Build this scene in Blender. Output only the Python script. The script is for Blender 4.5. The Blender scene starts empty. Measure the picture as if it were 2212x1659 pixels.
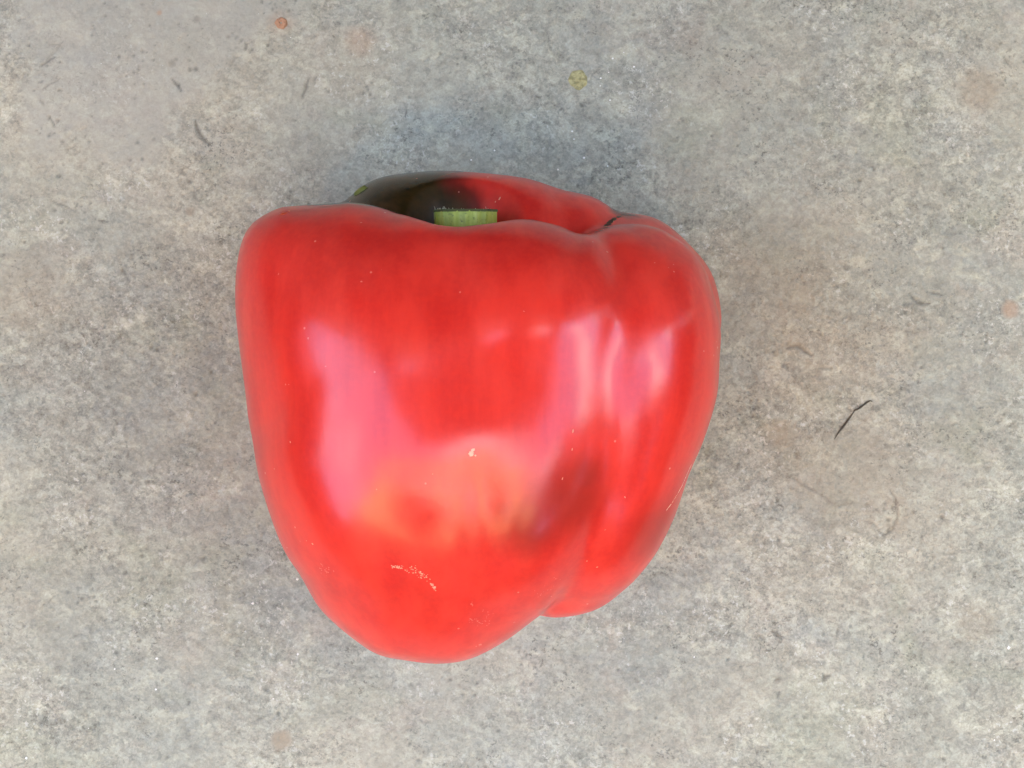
import bpy, math, random
import numpy as np
from mathutils import Vector, noise as mnoise
random.seed(7)
C = bpy.context.scene.collection
R = math.radians

# ------------------------------------------------------------------ camera, sky, sun, exposure
CAM_H = 0.26            # the phone is held 26 cm above the stone
K = 0.95                # frame width divided by distance
cam_d = bpy.data.cameras.new('camera'); cam = bpy.data.objects.new('camera', cam_d); C.objects.link(cam)
cam.location = (0, 0, CAM_H); cam.rotation_euler = (0, 0, 0)
cam_d.sensor_width = 36; cam_d.lens = 36 / K; cam_d.clip_start = 0.01; cam_d.clip_end = 500
bpy.context.scene.camera = cam

SUN_EL, SUN_ROT = 48, 0
world = bpy.data.worlds.new('World'); bpy.context.scene.world = world
world.use_nodes = True
wn = world.node_tree; wn.nodes.clear()
sky = wn.nodes.new('ShaderNodeTexSky'); sky.sky_type = 'NISHITA'; sky.sun_disc = False
sky.sun_elevation = R(SUN_EL); sky.sun_rotation = R(SUN_ROT)
sky.air_density = 1.0; sky.dust_density = 1.2; sky.ozone_density = 1.0
bg = wn.nodes.new('ShaderNodeBackground'); bg.inputs['Strength'].default_value = 0.15
wo = wn.nodes.new('ShaderNodeOutputWorld')
# fair-weather cloud added to neutralise skylight, shifted for bluer left and whiter right reflections
wtc = wn.nodes.new('ShaderNodeTexCoord'); wnz = wn.nodes.new('ShaderNodeTexNoise'); wnz.inputs['Scale'].default_value = 2.2
wnz.inputs['Detail'].default_value = 6; wnz.inputs['Roughness'].default_value = .55; wmp = wn.nodes.new('ShaderNodeMapping'); wmp.inputs['Location'].default_value = (15.07, 7.81, 3.63)
wn.links.new(wtc.outputs['Generated'], wmp.inputs[0]); wn.links.new(wmp.outputs[0], wnz.inputs['Vector'])
wmr = wn.nodes.new('ShaderNodeMapRange'); wmr.interpolation_type = 'SMOOTHSTEP'; wn.links.new(wnz.outputs['Fac'], wmr.inputs[0])
wmr.inputs[1].default_value = .49; wmr.inputs[2].default_value = .66; wmr.inputs[4].default_value = .85
wmx = wn.nodes.new('ShaderNodeMix'); wmx.data_type = 'RGBA'; wn.links.new(wmr.outputs[0], wmx.inputs[0])
wn.links.new(sky.outputs[0], wmx.inputs[6]); wmx.inputs[7].default_value = (6.2, 6.1, 6.0, 1)
wn.links.new(wmx.outputs[2], bg.inputs[0]); wn.links.new(bg.outputs[0], wo.inputs[0])
sun_d = bpy.data.lights.new('sun', 'SUN'); sun_d.energy = 4.5; sun_d.angle = R(0.5); sun_d.color = (1, .94, .86)
sun = bpy.data.objects.new('sun', sun_d); C.objects.link(sun)
sun.rotation_euler = (-R(90 - SUN_EL), 0, 0)      # shines from behind the house, +Y side
vs = bpy.context.scene.view_settings
vs.view_transform = 'Standard'; vs.look = 'None'; vs.gamma = 1; vs.exposure = 3.47

# ------------------------------------------------------------------ helpers
def link_mesh(name, verts, faces, mat, parent=None, smooth=True):
    me = bpy.data.meshes.new(name)
    me.from_pydata([tuple(map(float, v)) for v in verts], [], [tuple(map(int, f)) for f in faces])
    me.materials.append(mat)
    if smooth: me.polygons.foreach_set('use_smooth', [True] * len(me.polygons))
    me.update()
    o = bpy.data.objects.new(name, me); C.objects.link(o)
    if parent: o.parent = parent
    return o
def grid_mesh(name, P, mat, parent=None, wrap=False):
    """P: (n, m, 3) array of points -> a mesh of quads, fast."""
    n, m = P.shape[:2]
    i = np.arange(n - 1)[:, None]; mm = m if wrap else m - 1
    j = np.arange(mm)[None, :]; j2 = (j + 1) % m
    q = np.stack([i * m + j, i * m + j2, (i + 1) * m + j2, (i + 1) * m + j], -1).reshape(-1, 4)
    me = bpy.data.meshes.new(name)
    me.vertices.add(n * m); me.vertices.foreach_set('co', P.astype(np.float32).reshape(-1))
    me.loops.add(q.size); me.loops.foreach_set('vertex_index', q.reshape(-1).astype(np.int32))
    me.polygons.add(len(q)); me.polygons.foreach_set('loop_start', (np.arange(len(q)) * 4).astype(np.int32))
    me.polygons.foreach_set('use_smooth', np.ones(len(q), bool))
    me.materials.append(mat); me.update(calc_edges=True); me.validate()
    o = bpy.data.objects.new(name, me); C.objects.link(o)
    if parent: o.parent = parent
    return o
def point_attr(o, name, arr):
    a = o.data.attributes.new(name, 'FLOAT', 'POINT'); a.data.foreach_set('value', arr.astype(np.float32).reshape(-1))
def tag(o, label=None, cat=None, kind=None, group=None):
    if label: o['label'] = label
    if cat: o['category'] = cat
    if kind: o['kind'] = kind
    if group: o['group'] = group
    return o
class NT:
    """small node-tree writer"""
    def __init__(s, name):
        s.m = bpy.data.materials.new(name); s.m.use_nodes = True; s.t = s.m.node_tree
        s.b = s.t.nodes['Principled BSDF']; s.out = s.t.nodes['Material Output']
    def put(s, node, key, v):
        if v is None: return
        if hasattr(v, 'links') or isinstance(v, bpy.types.NodeSocket): s.t.links.new(v, node.inputs[key])
        else: node.inputs[key].default_value = v
    def set(s, **k):
        for a, v in k.items(): s.put(s.b, a.replace('_', ' '), v)
        return s
    def coord(s, kind='Object'): return s.t.nodes.new('ShaderNodeTexCoord').outputs[kind]
    def noise(s, vec, scale, detail=3, rough=.5, dist=0, col=False):
        n = s.t.nodes.new('ShaderNodeTexNoise'); s.put(n, 'Vector', vec)
        for a, v in (('Scale', scale), ('Detail', detail), ('Roughness', rough), ('Distortion', dist)): n.inputs[a].default_value = v
        return n.outputs['Color' if col else 'Fac']
    def voronoi(s, vec, scale, feature='F1', out='Distance', rnd=1):
        n = s.t.nodes.new('ShaderNodeTexVoronoi'); n.feature = feature; s.put(n, 'Vector', vec)
        n.inputs['Scale'].default_value = scale; n.inputs['Randomness'].default_value = rnd
        return n.outputs[out]
    def math(s, op, a, b=None, c=None, clamp=False):
        n = s.t.nodes.new('ShaderNodeMath'); n.operation = op; n.use_clamp = clamp
        for i, v in enumerate((a, b, c)):
            if v is not None: s.put(n, i, v)
        return n.outputs[0]
    def maprange(s, v, a, b, c=0, d=1, smooth=True):
        n = s.t.nodes.new('ShaderNodeMapRange'); n.interpolation_type = 'SMOOTHSTEP' if smooth else 'LINEAR'
        s.put(n, 0, v)
        for i, x in enumerate((a, b, c, d)): n.inputs[i + 1].default_value = x
        return n.outputs[0]
    def mix(s, f, a, b, mode='MIX'):
        n = s.t.nodes.new('ShaderNodeMix'); n.data_type = 'RGBA'; n.blend_type = mode
        s.put(n, 0, f)
        for i, v in ((6, a), (7, b)):
            if isinstance(v, tuple): v = tuple(v) + (1,) * (4 - len(v))
            s.put(n, i, v)
        return n.outputs[2]
    def attr(s, name):
        n = s.t.nodes.new('ShaderNodeAttribute'); n.attribute_name = name; return n.outputs['Fac']
    def mapping(s, vec, scale=(1, 1, 1), rot=(0, 0, 0), loc=(0, 0, 0)):
        n = s.t.nodes.new('ShaderNodeMapping'); s.put(n, 0, vec)
        n.inputs['Scale'].default_value = scale; n.inputs['Rotation'].default_value = rot; n.inputs['Location'].default_value = loc
        return n.outputs[0]
    def bump(s, h, dist, strength=1, normal=None):
        n = s.t.nodes.new('ShaderNodeBump'); s.put(n, 'Height', h); n.inputs['Distance'].default_value = dist
        n.inputs['Strength'].default_value = strength; s.put(n, 'Normal', normal)
        return n.outputs[0]
def hash3(ix, iy, iz, seed=0):
    h = (ix.astype(np.uint32) * np.uint32(374761393) + iy.astype(np.uint32) * np.uint32(668265263)
         + iz.astype(np.uint32) * np.uint32(2147483647) + np.uint32(seed * 974711 + 1013904223))
    h = (h ^ (h >> np.uint32(13))) * np.uint32(1274126177); h ^= h >> np.uint32(16)
    h = h * np.uint32(2246822519); h ^= h >> np.uint32(15)
    return (h & np.uint32(0xFFFFFF)).astype(np.float32) / np.float32(0xFFFFFF)
def vnoise(P, scale, seed=0, octaves=3, rough=.5):
    """value noise of an (..., 3) or (..., 2) array of points, about -1..1"""
    tot = 0; amp = 1; norm = 0
    for o in range(octaves):
        q = P * (scale * 2 ** o) + 1000.0 + 17.3 * o
        f = np.floor(q); w = (q - f).astype(np.float32); w = w * w * (3 - 2 * w); f = f.astype(np.int64)
        D = P.shape[-1]; acc = 0
        for c in range(2 ** D):
            b = [(c >> k) & 1 for k in range(D)]
            idx = [f[..., k] + b[k] for k in range(D)] + ([np.zeros_like(f[..., 0])] if D == 2 else [])
            ww = 1
            for k in range(D): ww = ww * (w[..., k] if b[k] else 1 - w[..., k])
            acc = acc + ww * hash3(*idx, seed + o * 31)
        tot = tot + amp * (acc * 2 - 1); norm += amp; amp *= rough
    return tot / norm
def sstep(a, b, x):
    t = np.clip((x - a) / (b - a), 0, 1); return t * t * (3 - 2 * t)
def at(u, v, z=0.0):
    """where a point seen at (u, v) of the 2212 x 1659 photograph lies at height z"""
    d = CAM_H - z
    return (u - 1106) / 2212 * K * d, (829.5 - v) / 2212 * K * d
PX = K * CAM_H / 2212      # one photograph pixel on the stone, metres
def spine(c, n=3):
    c = np.array(c, float); c = np.vstack([2 * c[0] - c[1], c, 2 * c[-1] - c[-2]]); out = []
    for i in range(1, len(c) - 2):
        p0, p1, p2, p3 = c[i - 1:i + 3]
        for t in np.linspace(0, 1, n, endpoint=False):
            out.append(.5 * ((2 * p1) + (-p0 + p2) * t + (2 * p0 - 5 * p1 + 4 * p2 - p3) * t * t + (-p0 + 3 * p1 - 3 * p2 + p3) * t ** 3))
    out.append(c[-2]); return np.array(out, np.float32)
# ------------------------------------------------------------------ stone colours (neutral in the blue shade)
STONE = dict(grey=(0.301, 0.299, 0.221), beige=(0.354, 0.332, 0.235), blue=(0.284, 0.297, 0.242), pink=(0.337, 0.307, 0.223), olive=(0.297, 0.298, 0.199), cream=(0.436, 0.423, 0.297), plate=(0.348, 0.348, 0.281),
             dark=(.075, .073, .054), light=(.62, .60, .48), crack=(.065, .057, .040), rust=(.40, .24, .13), tan=(0.303, 0.241, 0.15),
             lichen=(.46, .42, .19), lichen_dark=(.25, .23, .10), orange=(.50, .28, .15), orange_dark=(.36, .19, .10), sand=(.85, .84, .74), contrast=.82)
# ------------------------------------------------------------------ what stands round the slab
m = NT('garden_ground'); m.set(Base_Color=m.mix(m.noise(m.coord(), .8, 5), (.30, .25, .19), (.40, .34, .27)), Roughness=.95); M_GR = m.m
g = grid_mesh('ground', np.array([[(x, y, -.75) for y in (-60, 60)] for x in (-60, 60)], float), M_GR)
tag(g, 'pale paved ground below the slab', kind='structure')
m = NT('render_wall'); m.set(Base_Color=m.mix(m.noise(m.coord(), 3, 5), (.60, .33, .13), (.70, .41, .17)), Roughness=.95); M_WALL = m.m
m = NT('house_wall_plaster'); m.set(Base_Color=m.mix(m.noise(m.coord(), 3, 5), (.17, .135, .10), (.24, .19, .145)), Roughness=.95); M_WALL2 = m.m
def box(name, lo, hi, mat, parent=None):
    (a, b, c), (d, e, f) = lo, hi
    v = [(a, b, c), (d, b, c), (d, e, c), (a, e, c), (a, b, f), (d, b, f), (d, e, f), (a, e, f)]
    return link_mesh(name, v, [(0, 3, 2, 1), (4, 5, 6, 7), (0, 1, 5, 4), (1, 2, 6, 5), (2, 3, 7, 6), (3, 0, 4, 7)], mat, parent, smooth=False)
hw = box('house_wall', (-6.5, 1.3, -.75), (3.6, 1.7, 9.4), M_WALL2)
tag(hw, 'tall shaded plaster house wall behind the photographer', 'wall')
m = NT('window_glass'); m.set(Base_Color=(.03, .035, .035, 1), Roughness=.6); M_GLASS = m.m
m = NT('window_frame'); m.set(Base_Color=(.6, .58, .54, 1), Roughness=.6); M_FRAME = m.m
hb = box('house_across', (-4.3, -9, -.75), (2.2, -4.2, 7.7), M_WALL)
tag(hb, 'ochre house across the yard, sunlit on its upper storeys', 'house')
for wx_, wz_, ww_, wh_ in ((-1.9, .6, .8, 1.5), (.5, .6, .8, 1.5), (-1.45, 4.2, 1.6, 2.6), (.3, 4.2, .6, 2.6), (1.7, 4.2, .6, 2.6)):
    fr = box('window', (wx_ - ww_ / 2, -4.22, wz_), (wx_ + ww_ / 2, -4.16, wz_ + wh_), M_FRAME, hb)
    box('pane', (wx_ - ww_ / 2 + .05, -4.155, wz_ + .05), (wx_ + ww_ / 2 - .05, -4.150, wz_ + wh_ - .05), M_GLASS, fr)
def tree(x, y, zc, r, seed, label):
    t = bpy.data.objects.new('tree', None); C.objects.link(t); t.location = (x, y, -.75); tag(t, label, 'tree'); rg_ = np.random.RandomState(seed)
    rows = [[(math.cos(a) * q + wv_ * .3, math.sin(a) * q, z) for a in np.linspace(0, 6.2832, 12, endpoint=False)] for z, q, wv_ in ((0, .09, 0), (.8, .07, .1), (1.7, .055, .0), (zc + .75, .02, .15))]
    grid_mesh('trunk', np.array(rows), M_TRUNK, t, wrap=True)
    vs_, fs_ = [], []
    for c in range(int(26 * max(1, r * 2.2))):
        cc = rg_.normal(0, 1, 3); cc = cc / np.linalg.norm(cc) * r * rg_.uniform(.35, 1.0) * np.array([1, 1, .8]) + (0, 0, zc + .75)
        for k in range(130):
            p = cc + rg_.normal(0, r * .13, 3); u_ = rg_.normal(0, 1, 3); u_ /= np.linalg.norm(u_); w_ = np.cross(u_, rg_.normal(0, 1, 3)); w_ /= np.linalg.norm(w_)
            s_ = rg_.uniform(.045, .075); n = len(vs_); vs_ += [p - u_ * s_, p + w_ * s_ * .5, p + u_ * s_, p - w_ * s_ * .5]; fs_.append((n, n + 1, n + 2, n + 3))
    link_mesh('crown', vs_, fs_, M_HEDGE, t, smooth=False)
def hedge(name, lo, hi, seed, label):
    """a clipped hedge: a box of leaf-sized facets pushed in and out"""
    (a, b, c), (d, e, f) = lo, hi; rg_ = np.random.RandomState(seed); vs_, fs_ = [], []
    for k in range(9000):
        p = np.array([rg_.uniform(a, d), rg_.uniform(b, e), rg_.uniform(c, f)])
        ax_ = rg_.choice(3, p=[.4, .4, .2]); p[ax_] = (lo, hi)[rg_.randint(2)][ax_] if ax_ < 2 else f
        p += rg_.normal(0, .05, 3); u_ = rg_.normal(0, 1, 3); u_ /= np.linalg.norm(u_); w_ = np.cross(u_, rg_.normal(0, 1, 3)); w_ /= np.linalg.norm(w_)
        s_ = rg_.uniform(.05, .09); n = len(vs_); vs_ += [p - u_ * s_, p + w_ * s_ * .5, p + u_ * s_, p - w_ * s_ * .5]; fs_.append((n, n + 1, n + 2, n + 3))
    o = link_mesh(name, vs_, fs_, M_HEDGE, smooth=False)
    core = box('branch_core', (a + .06, b + .06, c), (d - .06, e - .06, f - .06), M_HCORE, o)
    return tag(o, label, 'hedge')
m = NT('tree_bark'); m.set(Base_Color=(.10, .075, .05, 1), Roughness=.9); M_TRUNK = m.m
m = NT('hedge_leaf'); m.set(Base_Color=m.mix(m.noise(m.coord(), 9, 3), (.03, .06, .015), (.07, .11, .03)), Roughness=.6); M_HEDGE = m.m
m = NT('hedge_branches'); m.set(Base_Color=(.02, .025, .012, 1), Roughness=.9); M_HCORE = m.m
hedge('hedge', (-4.6, -5, -.75), (-3.7, 1.2, 1.9), 1, 'clipped hedge along the left side of the yard')
hedge('hedge', (3.7, -5, -.75), (4.6, 1.2, 1.9), 2, 'clipped hedge along the right side of the yard')
tree(-.85, -2.9, 3.3, .72, 3, 'small leafy tree between the slab and the ochre house')
tree(.50, -3.0, 2.2, .55, 4, 'second small tree right of the first, lower')
tree(3.0, -2.65, 2.65, 1.6, 5, 'larger leafy tree at the right-hand corner of the yard')
hedge('hedge', (2.3, -5.2, -.75), (5.4, -4.4, 2.3), 3, 'unseen hedge added to block low sky right of the ochre house')  # added to keep bright horizon sky out of the pepper's reflections
tree(4.5, -1.5, 1.95, .95, 6, 'unseen leafy tree added at the right hedge to block sky reflections')  # added to darken a streak of sky reflected near the fold
# ------------------------------------------------------------------ the stone slab
def axis_grid(half, step, outer, n_out):
    core = np.arange(-half, half + step * .5, step)
    o = half + (outer - half) * (np.linspace(0, 1, n_out + 1)[1:]) ** 2.2
    return np.concatenate([-o[::-1], core, o])
xs = axis_grid(.135, .00034, .75, 26); ys = axis_grid(.105, .00034, .70, 26)
ys = ys[(ys < .30)]
XY = np.stack(np.meshgrid(xs, ys, indexing='ij'), -1)
UU = 1106 + XY[..., 0] / PX; VV = 829.5 - XY[..., 1] / PX
def in_poly(poly, wob=6):
    """signed distance-ish to a polygon given in photograph pixels, positive inside"""
    u = UU + wob * vnoise(XY, 260, 21, 3); v = VV + wob * vnoise(XY, 260, 22, 3)
    inside = np.zeros(UU.shape, bool); dm = np.full(UU.shape, 1e9)
    n = len(poly)
    for i in range(n):
        (x1, y1), (x2, y2) = poly[i], poly[(i + 1) % n]
        cond = ((y1 > v) != (y2 > v)) & (u < (x2 - x1) * (v - y1) / ((y2 - y1) or 1e-9) + x1)
        inside ^= cond
        dx, dy = x2 - x1, y2 - y1; t = np.clip(((u - x1) * dx + (v - y1) * dy) / (dx * dx + dy * dy), 0, 1)
        dm = np.minimum(dm, np.hypot(u - x1 - t * dx, v - y1 - t * dy))
    return np.where(inside, dm, -dm)
def line_mask(lines, w0):
    out = np.zeros(UU.shape)
    u = UU + 2.5 * vnoise(XY, 700, 31, 2); v = VV + 2.5 * vnoise(XY, 700, 32, 2)
    for pts, w, s in lines:
        bx0 = min(p[0] for p in pts) - 25; bx1 = max(p[0] for p in pts) + 25; by0 = min(p[1] for p in pts) - 25; by1 = max(p[1] for p in pts) + 25
        i0, i1 = np.searchsorted(UU[:, 0], (bx0, bx1)); j0, j1 = np.searchsorted(-VV[0], (-by1, -by0))
        uu_, vv_ = u[i0:i1, j0:j1], v[i0:i1, j0:j1]
        if uu_.size == 0: continue
        dm = np.full(uu_.shape, 1e9); nseg = len(pts) - 1
        for i in range(nseg):
            (x1, y1), (x2, y2) = pts[i], pts[i + 1]; dx, dy = x2 - x1, y2 - y1
            t = np.clip(((uu_ - x1) * dx + (vv_ - y1) * dy) / (dx * dx + dy * dy + 1e-9), 0, 1)
            f = (i + t) / nseg; ww = 1.15 * w * (.45 + .55 * np.sin(np.pi * np.clip(f, .04, .96)))
            dm = np.minimum(dm, np.hypot(uu_ - x1 - t * dx, vv_ - y1 - t * dy) / ww)
        out[i0:i1, j0:j1] = np.maximum(out[i0:i1, j0:j1], s * np.exp(-dm ** 2))
    return out
def dots(items):
    out = np.zeros(UU.shape)
    for u, v, r, s in items:
        k = r * 3; i0, i1 = np.searchsorted(UU[:, 0], (u - k, u + k)); j0, j1 = np.searchsorted(-VV[0], (-v - k, -v + k))
        d = np.hypot(UU[i0:i1, j0:j1] - u, VV[i0:i1, j0:j1] - v) / r
        out[i0:i1, j0:j1] = np.maximum(out[i0:i1, j0:j1], s * np.exp(-d ** 4))
    return out
plate = in_poly([(48, -40), (45, 42), (20, 66), (60, 118), (72, 150), (50, 185), (48, 235), (56, 290), (70, 330), (118, 338), (150, 290), (192, 272), (206, 318), (246, 352), (288, 360),
                 (336, 350), (352, 300), (362, 285), (378, 230), (440, 190), (480, 146), (540, 110), (580, 60), (640, 40), (705, -40)], 9)
plate2 = in_poly([(1990, 985), (2040, 965), (2085, 905), (2075, 850), (2010, 820), (1960, 830), (1900, 880), (1850, 930), (1800, 950)], 6)
plate_m = sstep(-34, 30, plate + 14 * vnoise(XY, 120, 77, 4, .6))
plate_edge = sstep(-2, 5, plate) * sstep(-.2, .3, vnoise(XY, 60, 78, 2))
step_h = .00012 * plate_m + .00022 * plate_edge + .0002 * sstep(-3, 3, plate2)
lines = [([(90, 192), (128, 168)], 2.0, .5), ([(90, 138), (120, 122)], 2.2, .7), ([(98, 128), (110, 120), (135, 88)], 1.6, .35), ([(85, 214), (94, 226)], 2.4, .5), ([(108, 256), (118, 270)], 2.6, .7),
    ([(372, 168), (392, 196)], 2.6, .75), ([(420, 258), (424, 280), (440, 300), (452, 312)], 3.4, .85), ([(524, 246), (522, 205)], 1, .0), ([(665, 170), (654, 208)], 3.2, .7), ([(112, 432), (145, 448)], 2.8, .6), ([(208, 474), (230, 479)], 2.6, .7), ([(418, 410), (422, 430)], 3, .5),
    ([(262, 582), (270, 592)], 5, .75), ([(1180, 62), (1186, 96), (1200, 120)], 2.0, .5), ([(1322, 245), (1338, 258)], 1.8, .4), ([(1290, 318), (1315, 325)], 2.4, .4), ([(1335, 352), (1372, 352)], 2, .3),
    ([(1700, 752), (1716, 746), (1732, 752), (1754, 770)], 4.6, .95), ([(1688, 792), (1704, 786)], 3, .7), ([(1768, 796), (1800, 794)], 2.6, .5), ([(1718, 978), (1726, 988)], 4, .8), ([(1705, 1028), (1730, 1045), (1765, 1062)], 3, .6), ([(1765, 1062), (1808, 1094), (1845, 1086)], 2.6, .45),
    ([(1922, 1056), (1936, 1080), (1940, 1115), (1930, 1145), (1912, 1156), (1898, 1144)], 2.6, .7), ([(1950, 658), (1978, 652), (1992, 660)], 3, .35), ([(1966, 635), (1985, 655), (2010, 655)], 4, .75), ([(2000, 628), (2040, 636)], 2.4, .5), ([(1990, 678), (2000, 690)], 2.6, .4),
    ([(1800, 620), (1830, 612)], 2.5, .4), ([(1755, 668), (1775, 652), (1800, 640)], 1.6, .3), ([(1670, 1365), (1690, 1380)], 5, .8), ([(1640, 1372), (1655, 1385)], 3, .6), ([(1812, 1358), (1810, 1370)], 3.5, .7), ([(1778, 1456), (1782, 1464), (1794, 1462)], 3.5, .8),
    ([(1672, 1474), (1688, 1468)], 3.0, .7), ([(1680, 1510), (1684, 1496)], 3.0, .6), ([(280, 1352), (300, 1358)], 2.6, .6), ([(495, 1400), (520, 1412), (530, 1425)], 2.0, .5), ([(435, 1090), (428, 1120), (440, 1150)], 3, .3), ([(2040, 60), (2052, 44)], 3, .5),
    ([(2170, 120), (2182, 140)], 3, .7), ([(2050, 1600), (2062, 1598)], 3, .6), ([(1240, 280), (1255, 290)], 1.6, .3), ([(1165, 160), (1170, 205)], 1.8, .3), ([(960, 60), (1010, 90)], 2, .25)]
rs = random.Random(11)
for k in range(130):   # hairline chips, mostly slanting the way the stone splits
    u, v = rs.uniform(-60, 2270), rs.uniform(-60, 1720); a = rs.gauss(-.45, .5); ln = rs.uniform(6, 22)
    lines.append(([(u, v), (u + ln * math.cos(a), v - ln * math.sin(a) * -1), (u + 1.7 * ln * math.cos(a + .3), v + 1.7 * ln * math.sin(a + .3))], rs.uniform(1.3, 2.2), rs.uniform(.2, .5)))
cracks = line_mask(lines, 1)
dl = [(372, 137, 8, .5), (381, 128, 5, .5), (423, 148, 5, .8), (410, 150, 5, .7), (425, 40, 7, .45), (345, 28, 5, .0), (578, 97, 4, .95), (307, 343, 4, .7), (61, 97, 3, .9), (127, 195, 3, .8), (135, 305, 4, .5), (126, 379, 5, .7), (192, 304, 4, .5),
      (2123, 1155 - 2, 5, 0), (2036, 1118, 5, .95), (1929, 1097, 4, .8), (1913, 1088, 4, .8), (1920, 1123, 5, .85), (1921, 1146, 5, .85), (1896, 1101, 3.5, .7), (1903, 1126, 3, .5), (1875, 1090, 4, .6), (1770, 1040, 6, .45), (1965, 962, 4, .9), (1804, 1109, 4, .6),
      (2010, 708, 3, .5), (1898, 660, 4, .4), (1745, 745, 3, .4), (1938, 585, 3, .6), (1858, 390, 4, .9), (1840, 1324, 4, .7), (1970, 1316, 4, .7), (2188, 1376, 4, .8), (2098, 1437, 3.5, .9), (1526, 1762, 3, .5), (2040, 1641, 4.5, .9), (1532, 1778, 4, 0), (1527, 1768, 5, .0),
      (1258, 226, 5, .8), (1260, 236, 4, .6), (1607, 193, 4, .7), (1392, 229, 3, .6), (1301, 340, 5, .5), (1275, 390, 7, .55), (1611, 372, 3, .7), (1567, 70, 3, .6), (1616, 62, 3, .6), (300, 1385, 5, .85), (315, 1366, 4, .6), (360, 1668 - 30, 4, .85), (576, 1545 - 30, 5, .5), (600, 1543, 5, .9), (575, 1490, 6, .7), (525, 1460, 3, .7),
      (270, 1238, 5, .8), (307, 1252, 4, .8), (227, 1190, 4, .7), (144, 1280, 5, .6), (162, 1188, 5, .4), (1100, 1460, 3, .6), (2194, 1235, 4, .6)]
for k in range(3200): dl.append((rs.uniform(-80, 2290), rs.uniform(-80, 1740), rs.uniform(1.6, 3.6), rs.uniform(.15, .8) ** 1.3))
for k in range(60):    # clusters of pits where the surface has flaked
    cu, cv = rs.uniform(0, 2212), rs.uniform(0, 1659)
    for j in range(rs.randint(6, 18)): dl.append((cu + rs.gauss(0, 26), cv + rs.gauss(0, 18), rs.uniform(1.6, 4), rs.uniform(.3, .85)))
pits = dots(dl)
grain = vnoise(XY, 900, 41, 3, .6)
soft = vnoise(XY, 140, 42, 3, .5)
Z = -.0004 + .00035 * soft * sstep(.5, .1, np.abs(XY).max(-1)) + .00020 * grain * (1 - .6 * plate_m) + step_h - .00042 * cracks - .00035 * pits
edge = 1 - sstep(-6, 2, plate) * 0
Z = np.where(np.abs(XY).max(-1) > .3, -.0004, Z)
P = np.concatenate([XY, Z[..., None]], -1)
m = NT('weathered_stone'); oc = m.coord('Object')
rt = lambda sc, a, l: m.mapping(oc, (sc[0], sc[1], 1), (0, 0, a), l)
big = m.noise(rt((1, 1.2), .5, (0, 0, 0)), 16, 6, .62, .5)
big2 = m.noise(rt((1, 1.3), .4, (3, 1, 0)), 30, 6, .65, .6)
big3 = m.noise(rt((1, 1.4), .6, (7, 4, 0)), 48, 6, .65, .6)
col = m.mix(m.maprange(big, .36, .64), STONE['grey'], STONE['beige'])
col = m.mix(m.maprange(big2, .46, .72, 0, .55), col, STONE['blue'])
col = m.mix(m.maprange(big3, .50, .72, 0, .75), col, STONE['pink'])
col = m.mix(m.maprange(m.noise(rt((1, 1), 0, (1, 9, 0)), 36, 6, .62, .5), .52, .72, 0, .7), col, STONE['olive'])
col = m.mix(m.maprange(m.noise(rt((1, 1.5), .4, (4, 2, 0)), 110, 6, .66, .4), .50, .68, 0, .65), col, STONE['cream'])
# mineral grain at several sizes
wob = m.mapping(oc, (1, 1.12, 1), (0, 0, .45))
wcol = m.noise(oc, 500, 3, .6, 0, True)
wv2 = m.t.nodes.new('ShaderNodeVectorMath'); wv2.operation = 'MULTIPLY_ADD'
m.t.links.new(wcol, wv2.inputs[0]); wv2.inputs[1].default_value = (.0022,) * 3; m.t.links.new(wob, wv2.inputs[2])
warped = wv2.outputs[0]
g1 = m.noise(wob, 170, 5, .62); g2 = m.noise(warped, 600, 3, .6); g3 = m.noise(oc, 1900, 3, .7)
def cells(scale):
    s_ = m.t.nodes.new('ShaderNodeSeparateColor'); m.t.links.new(m.voronoi(warped, scale, out='Color'), s_.inputs[0]); return s_.outputs[0]
vc1, vc2 = cells(520), cells(1050)
mott_m = m.math('SUBTRACT', 1.0, m.math('MULTIPLY', m.attr('plate'), .48))
part = lambda x, k: m.math('MULTIPLY', m.math('SUBTRACT', x, .5), k)
tone = m.math('ADD', part(g1, .8), part(g2, .7))
tone = m.math('ADD', tone, part(g3, 1.3))
tone = m.math('ADD', tone, m.math('ADD', part(vc1, .26), part(vc2, .36)))
tone = m.math('MULTIPLY', tone, mott_m)
tone = m.math('MULTIPLY', tone, m.maprange(m.noise(oc, 22, 4, .6), .35, .65, .55, 1.15))      # rough areas and worn smooth ones
cloud = m.math('ADD', part(m.noise(rt((1, 1.3), .5, (11, 2, 0)), 12, 3, .5), .36), part(m.noise(rt((1, 1.3), .5, (2, 12, 0)), 40, 4, .6), .42))
tone = m.math('ADD', tone, cloud)
tone = m.math('ADD', 1.0, m.math('MULTIPLY', tone, STONE['contrast']))
tc = m.t.nodes.new('ShaderNodeCombineColor')
for i in range(3): m.t.links.new(tone, tc.inputs[i])
col = m.mix(1.0, col, tc.outputs[0], 'MULTIPLY')
col = m.mix(m.math('MULTIPLY', m.attr('plate'), .35), col, STONE['plate'])
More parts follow.
